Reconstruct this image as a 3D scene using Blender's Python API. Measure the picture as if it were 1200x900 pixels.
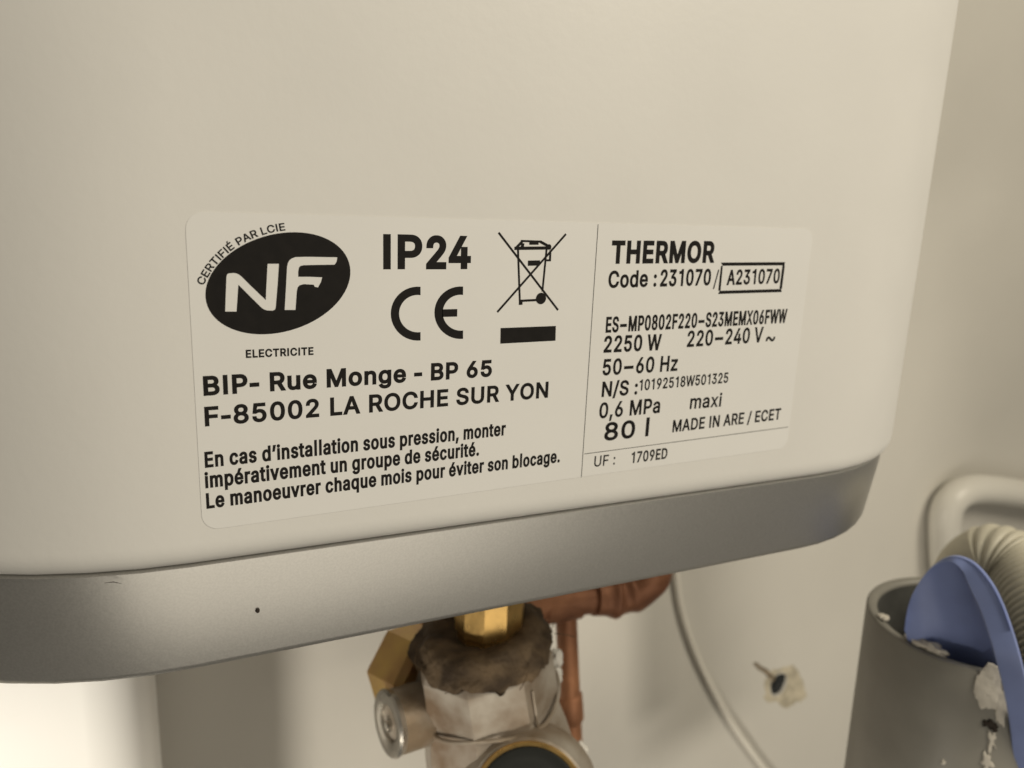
import bpy, bmesh, math, random
from mathutils import Vector, Matrix, noise, geometry

for o in list(bpy.data.objects):
    bpy.data.objects.remove(o)
S = bpy.context.scene
COL = S.collection
random.seed(7)

# ------------------------------------------------------------------ camera
CX, CY, F = 600.0, 450.0, 910.0            # measured on the 1200x900 photograph
AX = Vector((1835, -140, 910)).normalized()          # along the front panel, to the right
AD = Vector((-150, 3950, 910)); AD = (AD - AX * AD.dot(AX)).normalized()   # down
AN = AX.cross(AD)                                     # into the wall
CAM = Vector((0, 0, 1.4))
D0 = 0.20                                             # camera to front panel, metres

def c2w(v):                                           # camera axes (right, down, forward) -> world
    return Vector((v.dot(AX), v.dot(AN), -v.dot(AD)))

def at(x, y, p):                                      # point seen at x, y lying p metres from the camera towards the wall
    r = Vector(((x - CX) / F, (y - CY) / F, 1.0))
    return CAM + c2w(r * (p / r.dot(AN)))

FWD = c2w(Vector((0, 0, 1)))
def mpp(p):                                            # metres per photo pixel at a point
    return (p - CAM).dot(FWD) / F

def dirc(x, y, z):
    return c2w(Vector((x, y, z))).normalized()

cam = bpy.data.cameras.new('camera')
camo = bpy.data.objects.new('camera', cam); COL.objects.link(camo)
rt, up, bk = c2w(Vector((1, 0, 0))), c2w(Vector((0, -1, 0))), c2w(Vector((0, 0, -1)))
camo.matrix_world = Matrix(((rt.x, up.x, bk.x, CAM.x), (rt.y, up.y, bk.y, CAM.y), (rt.z, up.z, bk.z, CAM.z), (0, 0, 0, 1)))
cam.sensor_width = 36; cam.lens = 36 * F / 1200
cam.clip_start = 0.01; cam.clip_end = 50
cam.dof.use_dof = True; cam.dof.focus_distance = 0.212; cam.dof.aperture_fstop = 13.5
S.camera = camo

# ------------------------------------------------------------------ light
W = bpy.data.worlds.new('World'); S.world = W; W.use_nodes = True
bg = W.node_tree.nodes['Background']
bg.inputs[0].default_value = (1.0, 0.92, 0.78, 1); bg.inputs[1].default_value = 0.08

def area(name, loc, target, size, power, col):
    l = bpy.data.lights.new(name, 'AREA'); l.shape = 'DISK'; l.size = size; l.energy = power; l.color = col
    o = bpy.data.objects.new(name, l); COL.objects.link(o); o.location = loc
    o.rotation_euler = (Vector(target) - Vector(loc)).to_track_quat('-Z', 'Y').to_euler()
    return o

area('ceiling_lamp', (0.78, -0.75, 2.20), (0.2, 0.25, 1.35), 0.70, 15.5, (1.0, 0.905, 0.735))
area('floor_bounce_fill', (0.15, -0.95, 0.72), (0.15, 0.3, 1.22), 1.3, 4.3, (1.0, 0.91, 0.755))  # added fill in place of floor bounce, brightens the band and lower wall
def spot(name, loc, target, power, cone, blend, radius, col):
    l = bpy.data.lights.new(name, 'SPOT'); l.energy = power; l.color = col; l.spot_size = math.radians(cone); l.spot_blend = blend; l.shadow_soft_size = radius
    o = bpy.data.objects.new(name, l); COL.objects.link(o); o.location = loc
    o.rotation_euler = (Vector(target) - Vector(loc)).to_track_quat('-Z', 'Y').to_euler()
    return o
spot('added_low_spot', (-0.70, -0.35, 0.70), (0.0, 0.42, 0.80), 42.0, 50, 0.14, 0.09, (1.0, 0.92, 0.79))  # unseen spot added to light the upright, cone shaped to spare the heater

S.view_settings.view_transform = 'Standard'; S.view_settings.look = 'None'
S.view_settings.exposure = 0.0; S.view_settings.gamma = 1.0
S.view_settings.use_curve_mapping = False
S.render.engine = 'CYCLES'; S.cycles.use_denoising = True
S.cycles.max_bounces = 8

# ------------------------------------------------------------------ materials
def mat(name, col, rough=0.5, metal=0.0, var=0.0, vscale=40, bump=0.0, bscale=200, spec=0.5, var_col=None, detail=4, coat=0.0):
    m = bpy.data.materials.new(name); m.use_nodes = True
    nt = m.node_tree; b = nt.nodes['Principled BSDF']
    b.inputs['Base Color'].default_value = (*col, 1); b.inputs['Roughness'].default_value = rough
    b.inputs['Metallic'].default_value = metal; b.inputs['Specular IOR Level'].default_value = spec
    b.inputs['Coat Weight'].default_value = coat
    tc = nt.nodes.new('ShaderNodeTexCoord')
    if var or var_col:
        n = nt.nodes.new('ShaderNodeTexNoise'); n.inputs['Scale'].default_value = vscale; n.inputs['Detail'].default_value = detail
        nt.links.new(tc.outputs['Object'], n.inputs['Vector'])
        r = nt.nodes.new('ShaderNodeValToRGB')
        r.color_ramp.elements[0].position = 0.35; r.color_ramp.elements[1].position = 0.65
        c2 = var_col or tuple(min(1, c * (1 + var)) for c in col)
        c1 = col if var_col else tuple(c * (1 - var) for c in col)
        r.color_ramp.elements[0].color = (*c1, 1); r.color_ramp.elements[1].color = (*c2, 1)
        nt.links.new(n.outputs['Fac'], r.inputs[0]); nt.links.new(r.outputs[0], b.inputs['Base Color'])
        mr = nt.nodes.new('ShaderNodeMapRange'); mr.inputs[3].default_value = rough * 0.88; mr.inputs[4].default_value = min(1, rough * 1.12)
        nt.links.new(n.outputs['Fac'], mr.inputs[0]); nt.links.new(mr.outputs[0], b.inputs['Roughness'])
    if bump:
        n2 = nt.nodes.new('ShaderNodeTexNoise'); n2.inputs['Scale'].default_value = bscale; n2.inputs['Detail'].default_value = 5
        nt.links.new(tc.outputs['Object'], n2.inputs['Vector'])
        bp = nt.nodes.new('ShaderNodeBump'); bp.inputs['Strength'].default_value = bump; bp.inputs['Distance'].default_value = 0.001
        nt.links.new(n2.outputs['Fac'], bp.inputs['Height']); nt.links.new(bp.outputs[0], b.inputs['Normal'])
    return m

M = dict(
    enamel=mat('white_enamel', (0.80, 0.79, 0.76), 0.42, var=0.012, vscale=25, bump=0.05, bscale=350),
    sticker=mat('sticker_paper', (0.825, 0.82, 0.80), 0.5, var=0.01, vscale=30, bump=0.04, bscale=60),
    ink=mat('black_ink', (0.010, 0.0085, 0.0075), 0.6, var=0.2, vscale=300, spec=0.2),
    silver=mat('silver_paint', (0.61, 0.60, 0.575), 0.36, 0.85, var=0.05, vscale=1600, bump=0.018, bscale=1600),
    dark=mat('scratch_and_shade_dark', (0.05, 0.045, 0.04), 0.8),  # scratch, and the shade painted into the socket
    wall=mat('white_wall_paint', (0.57, 0.55, 0.50), 0.6, var=0.03, vscale=6, bump=0.25, bscale=90),
    plaster=mat('raw_plaster', (0.44, 0.395, 0.30), 0.9, var=0.2, vscale=120, bump=0.8, bscale=300),
    hole=mat('hole_plug_shade', (0.014, 0.016, 0.016), 0.8),  # near black: shade inside the hole put into the colour
    post=mat('white_gloss_paint', (0.88, 0.875, 0.85), 0.45, var=0.01, vscale=10, bump=0.05, bscale=60),
    nickel=mat('cast_nickel', (0.47, 0.43, 0.37), 0.5, 0.4, vscale=38, var_col=(0.24, 0.18, 0.12), bump=0.25, bscale=260),
    cast=mat('stained_casting', (0.47, 0.43, 0.37), 0.5, 0.3, vscale=42, var_col=(0.20, 0.14, 0.09), bump=0.3, bscale=220, detail=7),
    steel=mat('steel_ring', (0.55, 0.52, 0.47), 0.28, 0.9, var=0.1, vscale=120),
    brass=mat('brass', (0.72, 0.47, 0.17), 0.28, 0.9, var=0.12, vscale=150, bump=0.15, bscale=200),
    old_brass=mat('tarnished_brass', (0.64, 0.43, 0.15), 0.3, 0.85, vscale=60, var_col=(0.55, 0.33, 0.15), bump=0.15, bscale=200),
    paste=mat('brown_sealing_paste', (0.042, 0.027, 0.015), 0.75, vscale=85, var_col=(0.15, 0.105, 0.062), bump=0.9, bscale=420, spec=0.3),
    copper=mat('old_copper', (0.50, 0.235, 0.12), 0.5, 0.45, vscale=22, var_col=(0.20, 0.085, 0.045), bump=0.3, bscale=150),
    tape=mat('sealing_tape', (0.75, 0.73, 0.68), 0.7, bump=0.5, bscale=200),
    black=mat('black_plastic', (0.012, 0.013, 0.011), 0.5, bump=0.1, bscale=300, spec=0.3),
    pvc=mat('grey_pvc', (0.24, 0.23, 0.20), 0.45, var=0.07, vscale=35, bump=0.08, bscale=120),
    pvc_in=mat('shaded_grimy_pvc', (0.045, 0.045, 0.040), 0.7, var=0.3, vscale=60),  # dark for the shade in the bore, plus grime
    splash=mat('dried_white_paint', (0.66, 0.62, 0.54), 0.75, var=0.08, vscale=180, bump=0.6, bscale=350),
    blue=mat('blue_plastic', (0.25, 0.315, 0.60), 0.42, var=0.05, vscale=60, bump=0.06, bscale=100),
    hose=mat('hose_plastic', (0.62, 0.59, 0.48), 0.5, var=0.04, vscale=60),
    white_pvc=mat('white_pvc', (0.70, 0.68, 0.62), 0.4, var=0.02, vscale=20),
    cable=mat('cable_sheath', (0.70, 0.67, 0.60), 0.5, var=0.02, vscale=40),
    stain=mat('brown_stain', (0.20, 0.16, 0.11), 0.9, var=0.5, vscale=260),
    grime=mat('dark_grime', (0.03, 0.022, 0.016), 0.9),
)

# ------------------------------------------------------------------ helpers
def obj(name, bm, m, parent=None, smooth=True, angle=40):
    me = bpy.data.meshes.new(name)
    bmesh.ops.recalc_face_normals(bm, faces=bm.faces[:])
    bm.to_mesh(me); bm.free()
    me.materials.append(m)
    if smooth:
        me.polygons.foreach_set('use_smooth', [True] * len(me.polygons))
        me.set_sharp_from_angle(angle=math.radians(angle))
    o = bpy.data.objects.new(name, me); COL.objects.link(o)
    if parent:
        o.parent = parent
        pw = parent.location if parent.parent is None else Vector((0, 0, 0))
        if parent.parent is None and parent.type == 'EMPTY':
            me.transform(Matrix.Translation(-pw))
    return o

def root_of(o):
    while o.parent: o = o.parent
    return o

def sub(name, bm, m, parent, smooth=True, angle=40):      # a sub-part: parent is a mesh part of an Empty thing
    o = obj(name, bm, m, None, smooth, angle)
    r = root_of(parent)
    o.data.transform(Matrix.Translation(-r.location)); o.parent = parent
    return o

def thing(name, label, cat, loc, group=None):
    o = bpy.data.objects.new(name, None); COL.objects.link(o); o.location = loc; o.empty_display_size = 0.03
    o['label'] = label; o['category'] = cat
    if group: o['group'] = group
    return o

def catmull(pts, n=8):
    P = [Vector(p) for p in pts]; out = []
    for i in range(len(P) - 1):
        p0 = P[max(i - 1, 0)]; p1 = P[i]; p2 = P[i + 1]; p3 = P[min(i + 2, len(P) - 1)]
        for k in range(n):
            t = k / n
            out.append(0.5 * ((2 * p1) + (p2 - p0) * t + (2 * p0 - 5 * p1 + 4 * p2 - p3) * t * t + (3 * p1 - p0 - 3 * p2 + p3) * t ** 3))
    out.append(P[-1]); return out

def frames(path):
    T = []
    for i in range(len(path)):
        a = path[max(i - 1, 0)]; b = path[min(i + 1, len(path) - 1)]
        T.append((b - a).normalized())
    n = T[0].orthogonal().normalized(); out = []
    for t in T:
        n = (n - t * n.dot(t)).normalized(); out.append((t, n, t.cross(n)))
    return out

def tube(bm, path, rad, seg=20, caps=True):
    fr = frames(path); rings = []
    for i, (p, (t, a, b)) in enumerate(zip(path, fr)):
        r = rad(i) if callable(rad) else (rad[i] if isinstance(rad, (list, tuple)) else rad)
        rings.append([bm.verts.new(p + (a * math.cos(q) + b * math.sin(q)) * r) for q in [2 * math.pi * k / seg for k in range(seg)]])
    for A, B in zip(rings, rings[1:]):
        for k in range(seg):
            bm.faces.new((A[k], A[(k + 1) % seg], B[(k + 1) % seg], B[k]))
    if caps:
        bm.faces.new(rings[0]); bm.faces.new(rings[-1])
    return rings

def lathe(bm, org, axis, prof, seg=32, phase=0.0, up=None, jit=0.0):
    """prof: list of (distance along axis, radius)"""
    t = axis.normalized()
    a = (up - t * up.dot(t)).normalized() if up is not None else t.orthogonal().normalized()
    b = t.cross(a); rings = []
    for h, r in prof:
        if r <= 1e-7:
            rings.append([bm.verts.new(org + t * h)]); continue
        ring = []
        for k in range(seg):
            q = phase + 2 * math.pi * k / seg
            d = a * math.cos(q) + b * math.sin(q)
            p = org + t * h + d * r
            if jit:
                p += (d + t * 0.5) * jit * 1.3 * noise.noise(p * 75) + (d + t * .6) * jit * 0.7 * noise.noise(p * 210) + d * jit * 0.35 * noise.noise(p * 600)
            ring.append(bm.verts.new(p))
        rings.append(ring)
    for A, B in zip(rings, rings[1:]):
        if len(A) == 1 and len(B) == 1: continue
        if len(A) == 1:
            for k in range(seg): bm.faces.new((A[0], B[k], B[(k + 1) % seg]))
        elif len(B) == 1:
            for k in range(seg): bm.faces.new((A[k], A[(k + 1) % seg], B[0]))
        else:
            for k in range(seg): bm.faces.new((A[k], A[(k + 1) % seg], B[(k + 1) % seg], B[k]))
    if len(rings[0]) > 2: bm.faces.new(rings[0])
    if len(rings[-1]) > 2: bm.faces.new(rings[-1])

def bevel(bm, w, seg=2, ang=30):
    es = [e for e in bm.edges if len(e.link_faces) == 2 and e.calc_face_angle(0) > math.radians(ang)]
    if es: bmesh.ops.bevel(bm, geom=es, offset=w, segments=seg, affect='EDGES', profile=0.5, clamp_overlap=True)

def blob_outline(cx, cy, rx, ry, n, rough, seed):
    out = []
    for k in range(n):
        a = 2 * math.pi * k / n
        q = 1 + rough * noise.noise(Vector((math.cos(a) * 1.6, math.sin(a) * 1.6, seed))) + rough * 0.45 * noise.noise(Vector((math.cos(a) * 6, math.sin(a) * 6, seed + 9)))
        out.append((cx + rx * q * math.cos(a), cy + ry * q * math.sin(a)))
    return out

# ------------------------------------------------------------------ the wall behind (with a drilled hole)
PW = 0.47
hc = at(912, 802, PW)
bm = bmesh.new()
HR = 0.0100
n = 28
inner = [bm.verts.new((hc.x + HR * (1 + .12 * math.sin(3 * a)) * math.cos(a), PW, hc.z + HR * 1.25 * (1 + .1 * math.cos(2 * a)) * math.sin(a))) for a in [2 * math.pi * k / n for k in range(n)]]
mid = [bm.verts.new((hc.x + .12 * math.cos(a), PW, hc.z + .12 * math.sin(a))) for a in [2 * math.pi * k / n for k in range(n)]]
outr = []
X0, X1, Z0, Z1 = -1.6, 2.4, 0.3, 2.9
for k in range(n):
    a = 2 * math.pi * k / n; dx, dz = math.cos(a), math.sin(a)
    tt = min([(X1 - hc.x) / dx if dx > 1e-6 else 1e9, (X0 - hc.x) / dx if dx < -1e-6 else 1e9,
              (Z1 - hc.z) / dz if dz > 1e-6 else 1e9, (Z0 - hc.z) / dz if dz < -1e-6 else 1e9])
    outr.append(bm.verts.new((hc.x + dx * tt, PW, hc.z + dz * tt)))
back = [bm.verts.new((v.co.x, PW + .03, v.co.z)) for v in inner]
for A, B in ((inner, mid), (mid, outr), (back, inner)):
    for k in range(n): bm.faces.new((A[k], A[(k + 1) % n], B[(k + 1) % n], B[k]))
bm.faces.new(back)
wall = obj('wall', bm, M['wall'], angle=20); wall['kind'] = 'structure'

def on_wall(name, outline, m, proud):
    bm = bmesh.new(); f = []; b = []
    for (x, y) in outline:
        p = at(x, y, PW); f.append(bm.verts.new((p.x, PW - proud, p.z))); b.append(bm.verts.new((p.x, PW - 0.0001, p.z)))
    n = len(f)
    for k in range(n): bm.faces.new((b[k], b[(k + 1) % n], f[(k + 1) % n], f[k]))
    return bm, f, b

# ragged chipped plaster round the hole: a ring, the hole stays open
bm = bmesh.new(); ring_i, ring_o, ring_b = [], [], []
n = 40
ol = blob_outline(919, 806, 25, 22, n, 0.34, 3.1)
for k in range(n):
    a = 2 * math.pi * k / n
    p = at(*ol[k], PW)
    ring_o.append(bm.verts.new((p.x, PW - .0005, p.z))); ring_b.append(bm.verts.new((p.x, PW - .0001, p.z)))
    ang = math.atan2(p.z - hc.z, p.x - hc.x)
    ring_i.append(bm.verts.new((hc.x + HR * 1.08 * math.cos(ang), PW - .0003, hc.z + HR * 1.30 * math.sin(ang))))
for k in range(n):
    j = (k + 1) % n
    bm.faces.new((ring_i[k], ring_i[j], ring_o[j], ring_o[k])); bm.faces.new((ring_o[k], ring_o[j], ring_b[j], ring_b[k]))
o = obj('chipped_plaster', bm, M['plaster']); o.parent = wall
bm = bmesh.new()
lathe(bm, hc + Vector((0, .0012, 0)), Vector((0, 1, 0)), [(.008, 0), (.008, .0030), (.001, .0048), (0, .0062), (.0006, .0125), (.02, .0125)], 20)
o = obj('shade_dark_plug', bm, M['hole']); o.parent = wall  # plug coloured near black so the hole looks shaded
bm, f, b = on_wall('x', [(882, 777), (886, 776), (892, 781), (899, 784), (905, 790), (909, 793), (906, 798), (900, 794), (895, 788), (888, 784)], None, .0007)
bm.faces.new(f); o = obj('crack', bm, M['stain']); o.parent = wall

# ------------------------------------------------------------------ water heater
heater = thing('water_heater', 'white wall hung water heater with silver lower band and printed rating sticker', 'water heater', (0.11, 0.32, 1.4))
XL, XR, RAD, YB = -0.100, 0.352, 0.112, 0.442
SH = -0.019                                # the lower edges run a hair out of level
XM = 0.13
def rrect(inset, seg=14):
    x0, x1, y0, y1, r = XL + inset, XR - inset, D0 + inset, YB - inset, RAD - inset
    pts = []
    for (cx, cy, a0) in ((x1 - r, y0 + r, -90), (x1 - .03, y1 - .03, 0), (x0 + .03, y1 - .03, 90), (x0 + r, y0 + r, 180)):
        rr = r if a0 in (-90, 180) else .03
        for k in range(seg + 1):
            a = math.radians(a0 + 90 * k / seg); pts.append((cx + rr * math.cos(a), cy + rr * math.sin(a)))
    return pts
ZE = 1.4 - 0.4650 * (D0 + .0062) - .0012             # bottom edge of the white casing
ZB = 1.4 - 0.6235 * (D0 + .0092)                     # bottom edge of the silver band
def loft(bm, secs, cap0=True, cap1=True):
    rings = []
    for inset, z, sh in secs:
        rings.append([bm.verts.new((x, y, z + sh * (x - XM))) for x, y in rrect(inset)])
    for A, B in zip(rings, rings[1:]):
        m = len(A)
        for k in range(m): bm.faces.new((A[k], A[(k + 1) % m], B[(k + 1) % m], B[k]))
    if cap0: bm.faces.new(rings[0])
    if cap1: bm.faces.new(rings[-1])
bm = bmesh.new()
secs = [(0.0, 2.12, 0), (0.0, 1.45, 0), (0.0, ZE + .0075, SH)]
for k in range(1, 7):
    a = math.radians(90 * k / 6); secs.append((.0032 * (1 - math.cos(a)), ZE + .0075 - .0065 * math.sin(a), SH))
secs.append((.0040, ZE + .0004, SH)); secs.append((.02, ZE + .0004, SH))
loft(bm, secs)
casing = obj('casing', bm, M['enamel'], heater, angle=50)
bm = bmesh.new()
secs = [(.02, ZE - .0001, SH), (.0038, ZE - .0001, SH), (.0033, ZE - .0005, SH), (.0035, ZE - .004, SH), (.0070, ZB + .0024, SH), (.0076, ZB + .0008, SH), (.0092, ZB, SH), (.0105, ZB, SH), (.0105, ZB + .004, SH), (.018, ZB + .004, SH)]
loft(bm, secs)
band = obj('lower_band', bm, M['silver'], heater, angle=50)
# little speck of dirt on the band
p = at(302, 716, D0 + .0048)
bm = bmesh.new(); lathe(bm, p, Vector((0, -1, 0)), [(-.0005, .00065), (.0003, .0005), (.0004, 0)], 12)
obj('dirt_speck', bm, M['grime'], heater)
# faint scratch near the left curve
pts = [at(x, y, D0 + .00375 + q) for x, y, q in ((122, 683, 0), (133, 682, 0), (143, 684, 0))]
bm = bmesh.new(); tube(bm, pts, [.00004, .00014, .00004], 6); obj('scratch', bm, M['dark'], heater)

# ---- rating label, everything measured on the photograph and laid out on the panel
def lp(x, y, off):
    q = at(x, y, D0); return Vector((q.x, D0 - off, q.z))
def lp2(x, y):
    q = at(x, y, D0); return Vector((q.x, q.z))
TL, TR, BL, BR = lp2(217, 249.5), lp2(947, 267), lp2(237, 626), lp2(928, 521)
LT, RT = (TL + BL) / 2, (TR + BR) / 2
x0 = (TL.x + BL.x) / 2; x1 = (TR.x + BR.x) / 2; zt = (TL.y + TR.y) / 2; zb = (BL.y + BR.y) / 2
bm = bmesh.new(); r = .0042; fr_, bk_ = [], []
for (cx, cz, a0) in ((x1 - r, zt - r, 0), (x0 + r, zt - r, 90), (x0 + r, zb + r, 180), (x1 - r, zb + r, 270)):
    for k in range(7):
        a = math.radians(a0 + 15 * k); p = Vector((cx + r * math.cos(a), 0, cz + r * math.sin(a)))
        fr_.append(bm.verts.new((p.x, D0 - .00013, p.z))); bk_.append(bm.verts.new((p.x, D0 - .00001, p.z)))
n = len(fr_)
bm.faces.new(fr_)
for k in range(n): bm.faces.new((fr_[k], fr_[(k + 1) % n], bk_[(k + 1) % n], bk_[k]))
label = obj('rating_label', bm, M['sticker'], heater, smooth=False)
INK = .00016

def printed(name, polys2d):
    """flat ink shapes, each a list of label-plane points"""
    bm = bmesh.new()
    for poly in polys2d:
        vs = [bm.verts.new((p[0], D0 - INK, p[1])) for p in poly]
        es = [bm.edges.new((vs[k], vs[(k + 1) % len(vs)])) for k in range(len(vs))]
        bmesh.ops.triangle_fill(bm, edges=es, use_beauty=True, use_dissolve=False, normal=(0, -1, 0))
    return sub(name, bm, M['ink'], label, smooth=False)

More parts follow.
